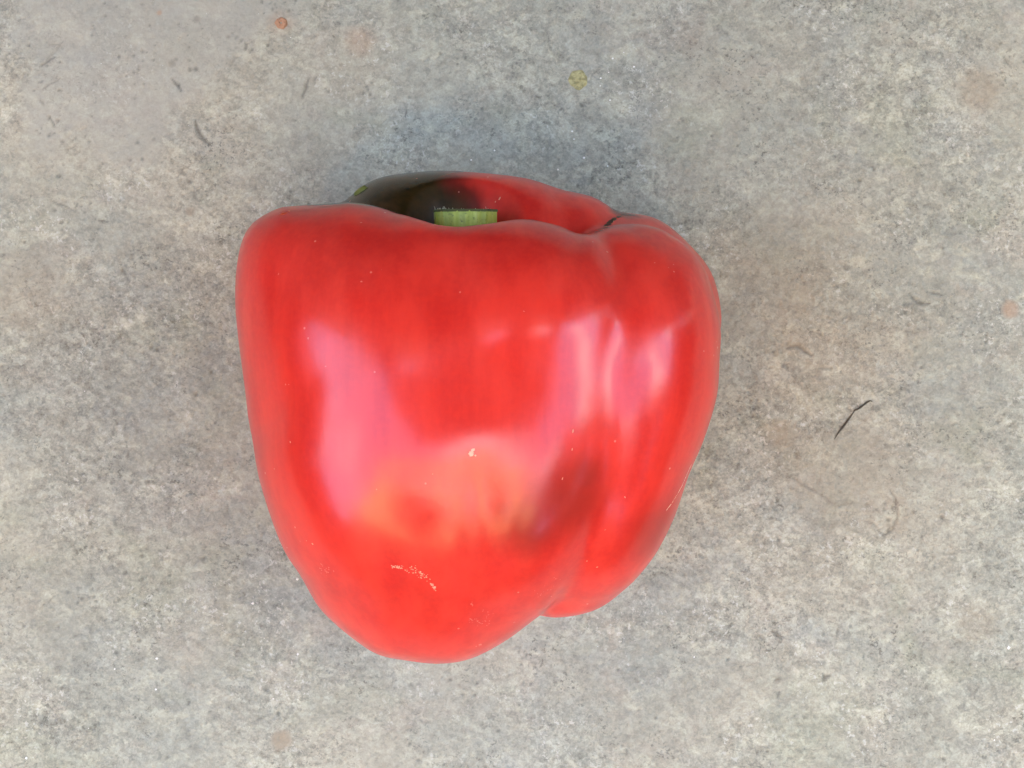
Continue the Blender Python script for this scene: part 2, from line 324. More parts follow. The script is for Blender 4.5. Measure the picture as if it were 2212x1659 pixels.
# dark specks gathered in drifts, pale crystals
dk = m.math('MULTIPLY', m.maprange(m.noise(wob, 900, 4, .75), .56, .62), m.maprange(m.noise(oc, 60, 3, .6), .42, .66))
dk = m.math('MULTIPLY', dk, mott_m)
col = m.mix(m.math('MULTIPLY', dk, .62), col, STONE['dark'])
lt = m.math('MULTIPLY', m.maprange(m.noise(m.mapping(oc, (1, 1, 1), (0, 0, 1), (5, 5, 0)), 700, 4, .72), .57, .63), m.maprange(m.noise(oc, 45, 3, .6), .45, .65))
col = m.mix(m.math('MULTIPLY', m.math('MULTIPLY', lt, mott_m), .55), col, STONE['light'])
col = m.mix(m.math('MULTIPLY', m.attr('pits'), .72), col, STONE['dark'])
col = m.mix(m.math('MULTIPLY', m.attr('cracks'), .8), col, STONE['crack'])
col = m.mix(m.attr('rust'), col, STONE['rust'])
col = m.mix(m.attr('tan'), col, STONE['tan'])
h = m.math('ADD', m.math('MULTIPLY', g2, .6), m.math('MULTIPLY', g3, .3)); h = m.math('ADD', h, m.math('MULTIPLY', g1, .5))
m.set(Base_Color=col, Roughness=.86, Specular_IOR_Level=.35, Normal=m.bump(h, .00045, .55))
M_STONE = m.m
slab = grid_mesh('stone_slab', P, M_STONE)
tag(slab, 'weathered grey and beige stone slab the red pepper lies on', kind='structure')
wv = 3 * vnoise(XY, 500, 51, 3)
def spot(u, v, r0, r1, s, hole=0):
    d = np.hypot(UU - u, VV - v) + wv
    o = (1 - sstep(r0, r1, d)) * s
    if hole: o = o * (.35 + .65 * sstep(hole * .5, hole, d))
    return o
rust = np.maximum.reduce([spot(606, 50, 12, 40, .22), spot(412, 458, 5, 14, .0), spot(2184, 668, 10, 26, .5), spot(775, 90, 10, 46, .30), spot(345, 28, 3, 7, .55)])
tan = np.maximum.reduce([spot(608, 1600, 12, 30, .7), spot(600, 1622, 3, 12, .3), spot(410, 458, 6, 13, .45), spot(1690, 940, 14, 60, .55), spot(1935, 1088, 14, 34, .35), spot(1720, 740, 12, 56, .4), spot(1830, 1020, 60, 190, .28), spot(1690, 560, 60, 190, .22), spot(1750, 780, 60, 220, .20),
                         spot(1640, 640, 60, 150, .3), spot(2120, 190, 20, 70, .45), spot(1745, 1010, 40, 120, .3), spot(1940, 1120, 20, 50, .3), spot(2110, 1350, 20, 70, .3), spot(1715, 650, 30, 80, .35), spot(60, 640, 30, 160, .30), spot(1500, 80, 20, 60, .2)])
for n_, a_ in (('plate', plate_m), ('pits', pits), ('cracks', cracks), ('rust', rust), ('tan', tan)): point_attr(slab, n_, a_)
tag(box('stone_plinth', (-.72, -.67, -.75), (.72, float(ys[-1]) - .03, -.012), M_WALL2), 'rendered masonry plinth carrying the slab', kind='structure')
def zs_at(u, v):
    i = int(np.argmin(np.abs(UU[:, 0] - u))); j = int(np.argmin(np.abs(VV[0] - v))); return float(Z[i, j])

# ------------------------------------------------------------------ small things lying on the stone
def lumpy_disc(name, u, v, r, mat, h=.0003, seed=0, seg=40, rings=7, hole=0, wob=.10):
    x0, y0 = at(u, v); r *= PX; z0 = zs_at(u, v)
    rg_ = np.random.RandomState(seed); ph_ = rg_.uniform(0, 6.28, 6); am = rg_.uniform(.3, 1, 6) * wob
    rows = []
    for k in range(rings + 1):
        f = 1 - k / rings * (1 if not hole else 1 - hole); row = []
        for i in range(seg):
            a = i / seg * 6.2832; w = 1 + sum(am[q] * math.sin((q + 2) * a + ph_[q]) for q in range(6)) * .5
            hh = h * (min(1, k / 1.6)) * (.65 + .7 * rg_.rand()) if k else -h * .6
            if hole and k == rings: hh = 0
            row.append((x0 + math.cos(a) * r * f * w, y0 + math.sin(a) * r * f * w, z0 + hh))
        rows.append(row)
    return grid_mesh(name, np.array(rows), mat, wrap=True)
m = NT('yellow_lichen'); oc = m.coord()
c_ = m.mix(m.maprange(m.noise(oc, 900, 4, .7), .35, .62), STONE['lichen_dark'], STONE['lichen'])
m.set(Base_Color=c_, Roughness=.95, Normal=m.bump(m.noise(oc, 1500, 3), .0004)); M_LICH = m.m
tag(lumpy_disc('lichen', 1249, 171, 22.5, M_LICH, .00035, 3), 'round yellow lichen disc on the stone above the pepper', 'lichen')
m = NT('orange_crust'); oc = m.coord()
m.set(Base_Color=m.mix(m.noise(oc, 1500, 4, .6), STONE['orange_dark'], STONE['orange']), Roughness=.9, Normal=m.bump(m.noise(oc, 1500, 3), .0004)); M_OR = m.m
tag(lumpy_disc('lichen', 607, 49, 13.5, M_OR, .0004, 5, hole=.14), 'small orange ring-shaped crust on the stone near the top edge', 'lichen')
# the dry twig: two bent pieces end to end, thickest in the middle of each
m = NT('dry_twig'); oc = m.coord()
m.set(Base_Color=m.mix(m.noise(m.mapping(oc, (1, 1, 1)), 1500, 3), (.050, .042, .024), (.12, .098, .060)), Roughness=.8); M_TWIG = m.m
def stick(name, pts, mat, parent=None, seg=8):
    P3 = []
    for u, v, r in pts:
        x, y = at(u, v); P3.append((x, y, max(zs_at(u, v), -.0003) + r * PX * .75, r * PX))
    s = spine(P3, 4); rows = []
    for i in range(len(s)):
        a = s[min(i + 1, len(s) - 1), :3] - s[max(i - 1, 0), :3]; a = a / np.linalg.norm(a); u_ = np.cross(a, [0, 0, 1]); u_ /= np.linalg.norm(u_); w_ = np.cross(u_, a)
        rr = max(s[i, 3], .00004)
        rows.append([s[i, :3] + (u_ * math.cos(k) + w_ * math.sin(k)) * rr * (1 + .15 * math.sin(3 * k + i)) for k in np.linspace(0, 6.2832, seg, endpoint=False)])
    return grid_mesh(name, np.array(rows), mat, parent, wrap=True)
twig = bpy.data.objects.new('twig', None); C.objects.link(twig)
tag(twig, 'thin dark bent twig on the stone right of the pepper', 'twig')
stick('twig_piece', [(1803, 949, .6), (1811, 936, 1.5), (1822, 922, 2.1), (1834, 906, 1.7), (1845, 890, 1.0), (1848, 884, .6)], M_TWIG, twig)
stick('twig_piece', [(1845, 887, 1.2), (1857, 882, 1.9), (1870, 872, 1.7), (1880, 866, 1.4), (1885, 868, .9)], M_TWIG, twig)
# loose pale grains of sand
m = NT('sand'); m.set(Base_Color=STONE['sand'] + (1,), Roughness=.35); M_SAND = m.m
gl = [(1324, 125, 3), (1348, 112, 2), (1370, 143, 2.6), (1315, 156, 2.2), (1298, 168, 2.6), (1297, 185, 2), (1318, 216, 2.6), (1236, 283, 3), (1262, 340, 4), (1205, 366, 4), (1313, 358, 2), (1240, 300, 2), (1018, 345, 3), (1068, 325, 3), (641, 1252, 4), (546, 1304, 5), (338, 1423, 5), (642, 1414, 4), (246, 1446, 3), (55, 1709 - 70, 4), (336, 1490, 3), (590, 1510, 2.5), (1500, 1420, 3), (2180, 1400, 5), (2150, 1680 - 80, 3)]
for k in range(45): gl.append((rs.uniform(0, 2212), rs.uniform(0, 1659), rs.uniform(.7, 1.6)))
vs_, fs_ = [], []
for u, v, r in gl:
    x, y = at(u, v); r2 = r * PX * .8; z = zs_at(u, v) + r2 * .3; n = len(vs_)
    for dx, dy, dz in ((1, .2, 0), (-.1, 1, .1), (-1, -.2, 0), (.2, -.9, -.1), (0, 0, .9), (.1, 0, -.9)):
        vs_.append((x + dx * r2 * rs.uniform(.7, 1.2), y + dy * r2 * rs.uniform(.7, 1.2), z + dz * r2 * .7))
    for a, b in ((0, 1), (1, 2), (2, 3), (3, 0)): fs_ += [(n + a, n + b, n + 4), (n + b, n + a, n + 5)]
tag(link_mesh('sand_grains', vs_, fs_, M_SAND, smooth=False), 'tiny white sand grains scattered over the stone', kind='stuff')
# ------------------------------------------------------------------ the photographer who leans over the slab, and the phone
m = NT('phone_body'); m.set(Base_Color=(.02, .02, .022, 1), Roughness=.3); M_PH = m.m
m = NT('phone_screen'); m.set(Base_Color=(.01, .01, .012, 1), Roughness=.12); M_SCR = m.m
m = NT('lens_ring'); m.set(Base_Color=(.3, .3, .31, 1), Metallic=1.0, Roughness=.3); M_RING = m.m
phone = bpy.data.objects.new('phone', None); C.objects.link(phone); phone.location = (0, 0, .014)
tag(phone, 'black phone held flat over the pepper', 'phone')
pb = box('phone_body', (-.065, -.080, .2625), (.072, .016, .2705), M_PH, phone)
mod = pb.modifiers.new('round', 'BEVEL'); mod.width = .003; mod.segments = 3
box('screen', (-.061, -.076, .2706), (.068, .012, .2709), M_SCR, phone)
a_ = np.linspace(0, 2 * math.pi, 32, endpoint=False)
grid_mesh('lens_ring', np.array([[(math.cos(k) * r, math.sin(k) * r, z) for k in a_] for r, z in ((.0050, .2626), (.0050, .2612), (.0066, .2612), (.0070, .2626))]), M_RING, phone, wrap=True)
def skinned(name, chains, mat, parent=None, sub=2, root=0):
    """chains: lists of (x, y, z, radius); equal points are shared"""
    vs_, es_, rr, idx = [], [], [], {}
    for ch in chains:
        prev = None
        for x, y, z, r in ch:
            if .24 < z < .29: z = z + .014 * min(1, (.29 - z) / .012 + .25)      # hands at the height of the phone
            if z > .29 and r > .02: f = min(1, (z - .29) / .25); y, z = y - .09 * f, z - .07 * f     # he bends low over the slab
            key = (round(x, 4), round(y, 4), round(z, 4))
            if key not in idx: idx[key] = len(vs_); vs_.append((x, y, z)); rr.append(r)
            i = idx[key]
            if prev is not None and prev != i: es_.append((prev, i))
            prev = i
    me = bpy.data.meshes.new(name); me.from_pydata(vs_, es_, []); me.materials.append(mat)
    o = bpy.data.objects.new(name, me); C.objects.link(o)
    if parent: o.parent = parent
    sm = o.modifiers.new('skin', 'SKIN'); sm.use_smooth_shade = True
    for i, r in enumerate(rr):
        me.skin_vertices[0].data[i].radius = (r, r); me.skin_vertices[0].data[i].use_root = (i == root)
    sb = o.modifiers.new('sub', 'SUBSURF'); sb.levels = sub; sb.render_levels = sub
    return o
m = NT('skin_tone'); m.set(Base_Color=(.50, .27, .18, 1), Roughness=.5, Subsurface_Weight=.1, Subsurface_Radius=(.01, .004, .002)); M_BODY = m.m
m = NT('dark_shirt'); m.set(Base_Color=(.022, .024, .032, 1), Roughness=.9); M_SHIRT = m.m
m = NT('dark_trousers'); m.set(Base_Color=(.03, .035, .05, 1), Roughness=.9); M_TR = m.m
m = NT('dark_hair'); m.set(Base_Color=(.02, .013, .009, 1), Roughness=.6); M_HAIR = m.m
m = NT('leather_shoe'); m.set(Base_Color=(.03, .022, .016, 1), Roughness=.5); M_SHOE = m.m
person = bpy.data.objects.new('person', None); C.objects.link(person)
tag(person, 'person in dark clothes leaning over the slab with a phone in both hands', 'person')
pel = (0, .60, .17, .135)
arms = []
for s in (-1, 1):
    wx = -.105 if s < 0 else .104
    sh = (s * .175, .33, .56, .058); el = (s * .235 + .05, .27, .335, .040); wr = (wx, .060 if s < 0 else .078, .272, .023); pm = (wx + (.010 if s < 0 else -.010), .008, .268, .023)
    arms.append([(0, .345, .57, .095), sh, (s * .21 + .02, .30, .45, .046), el, ((el[0] + wr[0]) / 2, .18, .295, .034), wr, pm])
legs = []
for s in (-1, 1):
    legs.append([pel, (s * .095, .60, .10, .098), (s * .105, .565, -.29, .060), (s * .11, .60, -.50, .052), (s * .11, .62, -.685, .038), (s * .115, .52, -.715, .036)])
body = skinned('body', [[pel, (0, .52, .32, .125), (0, .42, .47, .135), (0, .345, .57, .095), (0, .275, .635, .052), (0, .225, .655, .060), (0, .165, .655, .090), (0, .115, .630, .088), (0, .085, .600, .062)]] + arms + legs, M_BODY, person)
# five fingers to a hand, bent round the ends of the phone, thumbs above
for s in (-1, 1):
    ex = -.065 if s < 0 else .072; o = -1 if s < 0 else 1; fs_ = []
    px_ = ex + o * .022
    for k, (y, ln) in enumerate(((.004, 1.0), (-.013, 1.08), (-.030, 1.0), (-.046, .82))):
        fs_.append([(px_, .008, .268, .014), (px_ + o * .002, (y + .008) / 2 + .004, .2640, .0092), (px_ - o * .004, y, .2625, .0086), (ex - o * .004, y, .2600, .0075), (ex - o * (.004 + .010 * ln), y + .001, .2590, .0050)])
    fs_.append([(px_, .008, .268, .014), (px_ - o * .006, .003, .2800, .0105), (ex + o * .002, -.010, .2825, .0095), (ex - o * .020, -.020, .2795, .0080)])
    for f_ in fs_: skinned('finger', [f_], M_BODY, body, 2)
# clothes
skinned('shirt', [[(0, .61, .155, .150), (0, .52, .32, .142), (0, .42, .47, .150), (0, .345, .572, .108), (0, .305, .612, .070)]] +
        [[(0, .345, .572, .108), (s * .178, .33, .56, .070), (s * .21 + .02, .30, .45, .058), (s * .235 + .05, .27, .335, .052), (((s * .235 + .05) + (-.105 if s < 0 else .104)) / 2, .19, .298, .044), ((-.105 if s < 0 else .104), .090, .278, .029)] for s in (-1, 1)], M_SHIRT, person)
skinned('trousers', [[(0, .60, .19, .145), (s * .095, .60, .10, .110), (s * .105, .565, -.29, .078), (s * .11, .60, -.50, .072), (s * .11, .615, -.67, .062)] for s in (-1, 1)], M_TR, person)
for s in (-1, 1): skinned('shoe', [[(s * .11, .66, -.705, .042), (s * .113, .58, -.708, .044), (s * .117, .49, -.715, .038), (s * .118, .44, -.722, .026)]], M_SHOE, person)
skinned('hair', [[(0, .245, .672, .070), (0, .205, .700, .088), (0, .150, .705, .086), (0, .100, .690, .062)]], M_HAIR, person)
# the face looks down at the phone: eyes, nose, mouth, ears
face = bpy.data.meshes.new('x'); bpy.data.meshes.remove(face)
for s in (-1, 1):
    e = grid_mesh('eye', np.array([[(s * .031 + .011 * math.sin(a) * math.cos(b), .008 + .011 * math.sin(a) * math.sin(b), .496 + .011 * math.cos(a)) for b in np.linspace(0, 6.2832, 16, endpoint=False)] for a in np.linspace(.01, 3.13, 10)]), M_SCR, body, wrap=True)
    skinned('ear', [[(s * .088, .165, .655, .010), (s * .097, .172, .640, .014), (s * .093, .165, .618, .010)]], M_BODY, body)
skinned('nose', [[(0, .092, .575, .009), (0, .108, .553, .011), (0, .128, .540, .014)]], M_BODY, body)
m = NT('lips'); m.set(Base_Color=(.42, .14, .11, 1), Roughness=.5)
skinned('mouth', [[(-.024, .152, .568, .004), (0, .150, .563, .007), (.024, .152, .568, .004)]], m.m, body)
# ------------------------------------------------------------------ the bell pepper: one surface grown round its lobes
LOBES = {  # lobe: four (x, y, z, radius) from shoulder to tip, metres
    'FL': [[-0.0404, 0.0214, 0.0449, 0.0133], [-0.0277, -0.0162, 0.0379, 0.0212], [-0.0256, -0.0149, 0.0416, 0.022], [-0.0255, -0.0313, 0.0341, 0.016]],
    'FC': [[0.007, 0.0098, 0.0516, 0.0191], [0.0078, -0.0057, 0.0498, 0.0175], [0.0029, -0.0221, 0.0433, 0.0153], [-0.0125, -0.0337, 0.0376, 0.0141]],
    'CO': [[-0.0074, -0.0124, 0.048, 0.015], [-0.0046, -0.0185, 0.0427, 0.0198], [-0.0091, -0.0208, 0.0428, 0.019], [-0.0153, -0.0333, 0.0351, 0.0167]],
    'FM': [[-0.0107, 0.0112, 0.0514, 0.0136], [-0.0237, 0.011, 0.0519, 0.0157], [-0.0204, 0.0022, 0.0459, 0.0216], [-0.0116, -0.0341, 0.0368, 0.0062]],
    'R': [[0.023, 0.0145, 0.0432, 0.0175], [0.0185, 0.0041, 0.0457, 0.0226], [0.0147, -0.0212, 0.043, 0.0186], [0.0105, -0.0326, 0.0335, 0.0164]],
    'BR': [[0.0209, 0.0134, 0.0248, 0.0246], [0.0193, -0.0039, 0.024, 0.0205], [0.0141, -0.018, 0.025, 0.018], [0.006, -0.028, 0.026, 0.014]],
    'B': [[-0.0259, 0.0253, 0.0271, 0.0169], [-0.0196, 0.0264, 0.0273, 0.0192], [0.0024, 0.0244, 0.0275, 0.0195], [0.0245, 0.0208, 0.0262, 0.0148]],
    'BK': [[-0.005, 0.012, 0.026, 0.024], [-0.004, 0.0, 0.026, 0.025], [-0.006, -0.018, 0.026, 0.02], [-0.008, -0.03, 0.027, 0.016]],
    'BL': [[-0.0435, 0.0243, 0.0245, 0.0155], [-0.028, -0.004, 0.026, 0.024], [-0.022, -0.02, 0.028, 0.02], [-0.014, -0.032, 0.028, 0.016]],
}

CAVITY = ((-.0093, .0175, .0455, .0068), (-.0093, .0360, .0500, .0115))
GROUND_Z = 0.0
def chain(P, s):
    d = None
    for a, b in zip(s[:-1], s[1:]):
        ba = b[:3] - a[:3]
        h = np.clip(((P - a[:3]) @ ba) / (ba @ ba + 1e-12), 0, 1)
        q = P - a[:3] - h[..., None] * ba
        e = np.sqrt((q * q).sum(-1)) - (a[3] + (b[3] - a[3]) * h)
        d = e if d is None else np.minimum(d, e)
    return d
def smin(ds, k):
    m = np.minimum.reduce(ds); return m - k * np.log(sum(np.exp(-(d - m) / k) for d in ds))
SP = {n: spine(c, 4) for n, c in LOBES.items()}
def pepper_sdf(P):
    P = P.astype(np.float32)
    e = {n: chain(P, s) for n, s in SP.items()}
    front = smin([e['FL'], e['FC'], e['CO'], e['FM']], .008)
    # a shallow valley runs down the front face between its two swellings
    vx = -.0050 - .05 * (P[..., 1] + .02)
    front = front + .0006 * np.exp(-((P[..., 0] - vx) / .0032) ** 2) * sstep(.03, .05, P[..., 2]) * sstep(-.060, -.035, P[..., 1]) * (1 - sstep(-.022, -.006, P[..., 1]))
    back = smin([e['BL'], e['B'], e['BK']], .003)
    rr = smin([e['R'], e['BR']], .0008)
    d = smin([front, rr, back], .0003)
    # the fold between the front face and the right lobe
    gg = front - e['R']
    amp = .00025 + .00060 * sstep(.010, .024, P[..., 1]) + .00050 * sstep(-.018, -.034, P[..., 1])
    d = d + amp * np.exp(-np.sqrt(gg * gg + .0007 ** 2) / .0020) * sstep(.02, .04, P[..., 2])
    cav = chain(P, np.array(CAVITY, np.float32))
    d = -smin([-d, cav], .0015)
    return d
NX, NY, NZ = 118, 124, 96
LO = np.array([-.066, -.068, -.006], np.float32); ST = .00105
gx = LO[0] + ST * np.arange(NX); gy = LO[1] + ST * np.arange(NY); gz = LO[2] + ST * np.arange(NZ)
GP = np.stack(np.meshgrid(gx, gy, gz, indexing='ij'), -1).astype(np.float32)
GD = pepper_sdf(GP)
def tri(P):
    q = (P - LO) / ST
    q = np.clip(q, 0, np.array([NX, NY, NZ]) - 1.001)
    f = np.floor(q).astype(int); w = q - f; r = 0
    for a in (0, 1):
        for b in (0, 1):
            for c in (0, 1):
                ww = (w[..., 0] if a else 1 - w[..., 0]) * (w[..., 1] if b else 1 - w[..., 1]) * (w[..., 2] if c else 1 - w[..., 2])
                r = r + ww * GD[f[..., 0] + a, f[..., 1] + b, f[..., 2] + c]
    return r
def march(O, D, t, fn, n, far=.3):
    for _ in range(n): t = t + fn(O + D * t[..., None])
    return t
CEN = np.array([-.0065, -.004, .036])
AX = np.array([0, .97, .243]); AX /= np.linalg.norm(AX)     # stem axis, the poles of the grid
U = np.array([1., 0, 0]); V = np.cross(AX, U)
NT_, NP_ = 460, 620
th = np.linspace(.002, math.pi - .002, NT_); ph = np.linspace(0, 2 * math.pi, NP_, endpoint=False)
T_, P_ = np.meshgrid(th, ph, indexing='ij')
DIR = (np.cos(T_)[..., None] * AX + (np.sin(T_) * np.cos(P_))[..., None] * U + (np.sin(T_) * np.sin(P_))[..., None] * V)
t0 = np.full(T_.shape, .062)
t = t0.copy()
for _ in range(26): t = t - .85 * tri(CEN + DIR * t[..., None])
SP = {n: spine(c, 8) for n, c in LOBES.items()}
for _ in range(2): t = t - .8 * pepper_sdf(CEN + DIR * t[..., None])
def smooth(a, s_th, s_ph):
    k = np.exp(-.5 * (np.arange(-9, 10) / s_th) ** 2); k /= k.sum()
    b = np.pad(a, ((9, 9), (0, 0)), 'edge'); a = sum(k[i] * b[i:i + a.shape[0]] for i in range(19))
    k = np.exp(-.5 * (np.arange(-9, 10) / s_ph) ** 2); k /= k.sum()
    return sum(k[i] * np.roll(a, i - 9, axis=1) for i in range(19))
# the skin is drawn tight: strong smoothing on the swellings, little in the creases between them
Pq = (CEN + DIR * t[..., None]).astype(np.float32); eq = {n: chain(Pq, s_) for n, s_ in SP.items()}
gs = np.sort(np.stack([smin([eq['FL'], eq['FC'], eq['CO'], eq['FM']], .008), eq['R'], eq['BR'], np.minimum(np.minimum(eq['BL'], eq['B']), eq['BK']), chain(Pq, np.array(CAVITY, np.float32)) * -1 + .001]), 0)
gap = smooth(gs[1] - gs[0], 3, 2)
wgt = sstep(.0055, .0140, gap)
heavy = smooth(t, 6, 4.5)
t = smooth(t, 1.6, 1.1) * (1 - wgt) + heavy * wgt
PP = CEN + DIR * t[..., None]
# faint unevenness of the skin, long along the axis
Q = PP - CEN
along = Q @ AX
Qs = np.stack([Q @ U, Q @ V, along * .35], -1)
PP = PP + DIR * (.00022 * vnoise(Qs, 70, 3, 2))[..., None]
ZMIN = PP[..., 2].min()
PP[..., 2] -= ZMIN - .0002
# trim the outline and the front rim to the measured ones
def proj(P):
    d = CAM_H - P[..., 2]; return 1106 + P[..., 0] / (K * d) * 2212, 829.5 - P[..., 1] / (K * d) * 2212
OUTL = [(503, 640), (504, 600), (512, 545), (524, 510), (545, 480), (580, 456), (607, 444), (655, 437.5), (705, 437), (743, 436), (761, 417), (792, 395), (837, 378), (893, 371), (977, 367.5), (1017, 371), (1080, 377), (1138, 385), (1213, 409), (1269, 420), (1311, 440), (1339, 457),
        (1367, 456), (1409, 464), (1451, 490), (1507, 546), (1535, 582), (1549, 616), (1561, 672), (1558, 760), (1556, 796), (1552, 852), (1535, 914), (1507, 987), (1491, 1020), (1477, 1059), (1463, 1104), (1446, 1143), (1423, 1188), (1390, 1233), (1365, 1260), (1330, 1290), (1290, 1318), (1240, 1333), (1190, 1337),
        (1159, 1336), (1065, 1405), (1009, 1429), (953, 1436), (890, 1430), (841, 1422), (813, 1414), (743, 1366), (687, 1313), (651, 1250), (631, 1218), (612, 1188), (585, 1120), (568, 1065), (547, 959), (530, 860), (521, 796), (510, 720)]
o_ = np.array(OUTL, float) - (1032, 903); oa = np.arctan2(o_[:, 1], o_[:, 0]); orr = np.hypot(*o_.T); oi = np.argsort(oa); oa, orr = oa[oi], orr[oi]
for _ in range(3):
    pu, pv = proj(PP); du, dv = pu - 1032, pv - 903; pa = np.arctan2(dv, du); pr = np.hypot(du, dv)
    NB = 180; bi = ((pa + math.pi) / (2 * math.pi) * NB).astype(int) % NB; sil = np.zeros(NB); np.maximum.at(sil, bi, pr)
    bc = (np.arange(NB) + .5) / NB * 2 * math.pi - math.pi
    dl_ = np.interp(bc, oa, orr, period=2 * math.pi) - sil
    kk = np.exp(-.5 * (np.arange(-4, 5) / 1.3) ** 2); kk /= kk.sum(); dl_ = sum(kk[i] * np.roll(dl_, i - 4) for i in range(9))
    sh = np.interp(pa, bc, dl_, period=2 * math.pi); sl = np.interp(pa, bc, sil, period=2 * math.pi)
    w_ = sh * np.clip(pr / sl, 0, 1) ** 7 * K * (CAM_H - PP[..., 2]) / 2212
    PP[..., 0] += np.cos(pa) * w_; PP[..., 1] -= np.sin(pa) * w_
RIDGE = np.array([(607, 447), (640, 444.5), (660, 443.5), (705, 440), (752, 436.2), (800, 441), (830, 448), (890, 468), (945, 484.6), (985, 490), (1050, 483), (1115, 473), (1157, 474), (1210, 486), (1245, 501), (1262, 506), (1290, 494), (1330, 487), (1367, 487), (1404, 490), (1437, 500), (1470, 520), (1507, 549)])
isf = np.minimum(smin([eq['FL'], eq['FC'], eq['CO'], eq['FM']], .008), eq['R']) < np.minimum(np.minimum(eq['B'], eq['BL']), eq['BR'])
for _ in range(3):
    pu, pv = proj(PP); ub = np.arange(607, 1500, 12.); act = np.full(len(ub), 9e9)
    sel = isf & (PP[..., 2] > .050) & (PP[..., 1] > 0); k_ = np.round((pu[sel] - 607) / 12).astype(int); ok = (k_ >= 0) & (k_ < len(ub))
    np.minimum.at(act, k_[ok], pv[sel][ok]); good = act < 1e9
    act = np.interp(ub, ub[good], act[good]); dv_ = np.interp(ub, RIDGE[:, 0], RIDGE[:, 1]) - act
    kk = np.exp(-.5 * (np.arange(-3, 4) / 1.0) ** 2); kk /= kk.sum(); dv_ = np.convolve(np.pad(dv_, 3, 'edge'), kk, 'valid')
    sh = np.interp(pu, ub, dv_); av = np.interp(pu, ub, act)
    fall = np.exp(-(np.clip(pv - av, 0, None) / 70) ** 2) * np.exp(-(np.clip(av - pv, 0, None) / 60) ** 2) * sstep(.040, .056, PP[..., 2]) * sstep(560, 620, pu) * (1 - sstep(1500, 1550, pu))
    PP[..., 1] -= sh * fall * K * (CAM_H - PP[..., 2]) / 2212
from mathutils.bvhtree import BVHTree
_i = np.arange(NT_ - 1)[:, None]; _j = np.arange(0, NP_)[None, :]; _j2 = (_j + 1) % NP_
_q = np.stack([_i * NP_ + _j, _i * NP_ + _j2, (_i + 1) * NP_ + _j2, (_i + 1) * NP_ + _j], -1).reshape(-1, 4)
TREE = BVHTree.FromPolygons(PP.reshape(-1, 3).tolist(), _q.tolist())
def hit(u, v, lift=0.0):
    """the point of the skin seen at (u, v), and its outward normal"""
    D = Vector(((u - 1106) / 2212 * K, (829.5 - v) / 2212 * K, -1)).normalized()
    loc, nor, _a, _b = TREE.ray_cast(Vector((0, 0, CAM_H)), D)
    if loc is None:      # just off the outline: step towards the middle
        return hit(u + (1032 - u) * .01, v + (903 - v) * .01, lift)
    if nor.dot(D) > 0: nor = -nor
    return np.array(loc) + np.array(nor) * lift, np.array(nor)
def uv_of(P):
    d = CAM_H - P[..., 2]
    return 1106 + P[..., 0] / (K * d) * 2212, 829.5 - P[..., 1] / (K * d) * 2212
def blob(Pu, c, r, sd=0, wob=.15):
    """soft spot on the skin round a 3-D point c"""
    d = np.linalg.norm(PP - c, axis=-1) / r
    return d + wob * vnoise(PP, 1.6 / r, sd, 3)

# --- pigment: dark unripe green-brown on the back lobe, fading patches elsewhere
c1, _ = hit(850, 420); c2, _ = hit(880, 446); 
unripe = 1 - sstep(.45, 1.9, np.minimum(blob(None, np.array(c1) + [-.004, .002, -.004], .0130, 5), blob(None, np.array(c2) + [.002, -.004, -.002], .0100, 6)))
c7, _ = hit(655, 438.6)
unripe = np.maximum(unripe, (1 - sstep(.6, 1.6, blob(None, c7, .0050, 7))) * (~isf) * .95)
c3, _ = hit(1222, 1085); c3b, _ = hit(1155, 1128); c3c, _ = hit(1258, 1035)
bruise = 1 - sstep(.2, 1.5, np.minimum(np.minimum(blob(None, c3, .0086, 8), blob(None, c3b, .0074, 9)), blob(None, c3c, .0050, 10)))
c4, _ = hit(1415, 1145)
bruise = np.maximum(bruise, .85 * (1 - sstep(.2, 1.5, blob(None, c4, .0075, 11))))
c5, _ = hit(800, 560); c6, _ = hit(1000, 545)
cr_, _ = hit(1345, 462)
cork = 1 - sstep(.35, 1.1, blob(None, cr_, .0045, 15, .4))

m = NT('pepper_skin'); oc = m.coord('Object')
mott = m.noise(m.mapping(oc, (1, .16, 1)), 150, 5, .58)
fine = m.noise(oc, 900, 3, .6)
red = m.mix(m.maprange(mott, .35, .7), (.62, .024, .017), (.76, .042, .026))
red = m.mix(m.maprange(fine, .3, .75, 0, .25), red, (.85, .045, .02))
brown = m.mix(m.maprange(m.noise(oc, 260, 4, .6), .3, .7), (.018, .013, .002), (.045, .022, .004))
f = m.math('ADD', m.attr('unripe'), m.math('MULTIPLY', m.math('SUBTRACT', mott, .5), .5))
col = m.mix(m.maprange(f, .05, .5), red, (.16, .016, .010))
col = m.mix(m.maprange(f, .35, .85), col, brown)
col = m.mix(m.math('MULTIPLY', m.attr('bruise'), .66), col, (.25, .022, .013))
col = m.mix(m.math('MULTIPLY', m.attr('cork'), .8), col, (.10, .035, .018))
spk = m.math('LESS_THAN', m.voronoi(oc, 420), .09)
spk = m.math('MULTIPLY', spk, m.math('GREATER_THAN', m.noise(oc, 230, 2), .60))
col = m.mix(m.math('MULTIPLY', spk, .5), col, (.85, .35, .25))
m.set(Base_Color=col, Roughness=m.maprange(m.noise(oc, 200, 4, .6), .3, .7, .18, .24), IOR=1.5, Coat_Weight=.12, Coat_Roughness=.32, Coat_IOR=1.5,
      Subsurface_Weight=.12, Subsurface_Radius=(.004, .0008, .0004), Subsurface_Scale=1.0,
      Normal=m.bump(m.noise(oc, 1400, 3, .6), .00002, .6))
M_SKIN = m.m

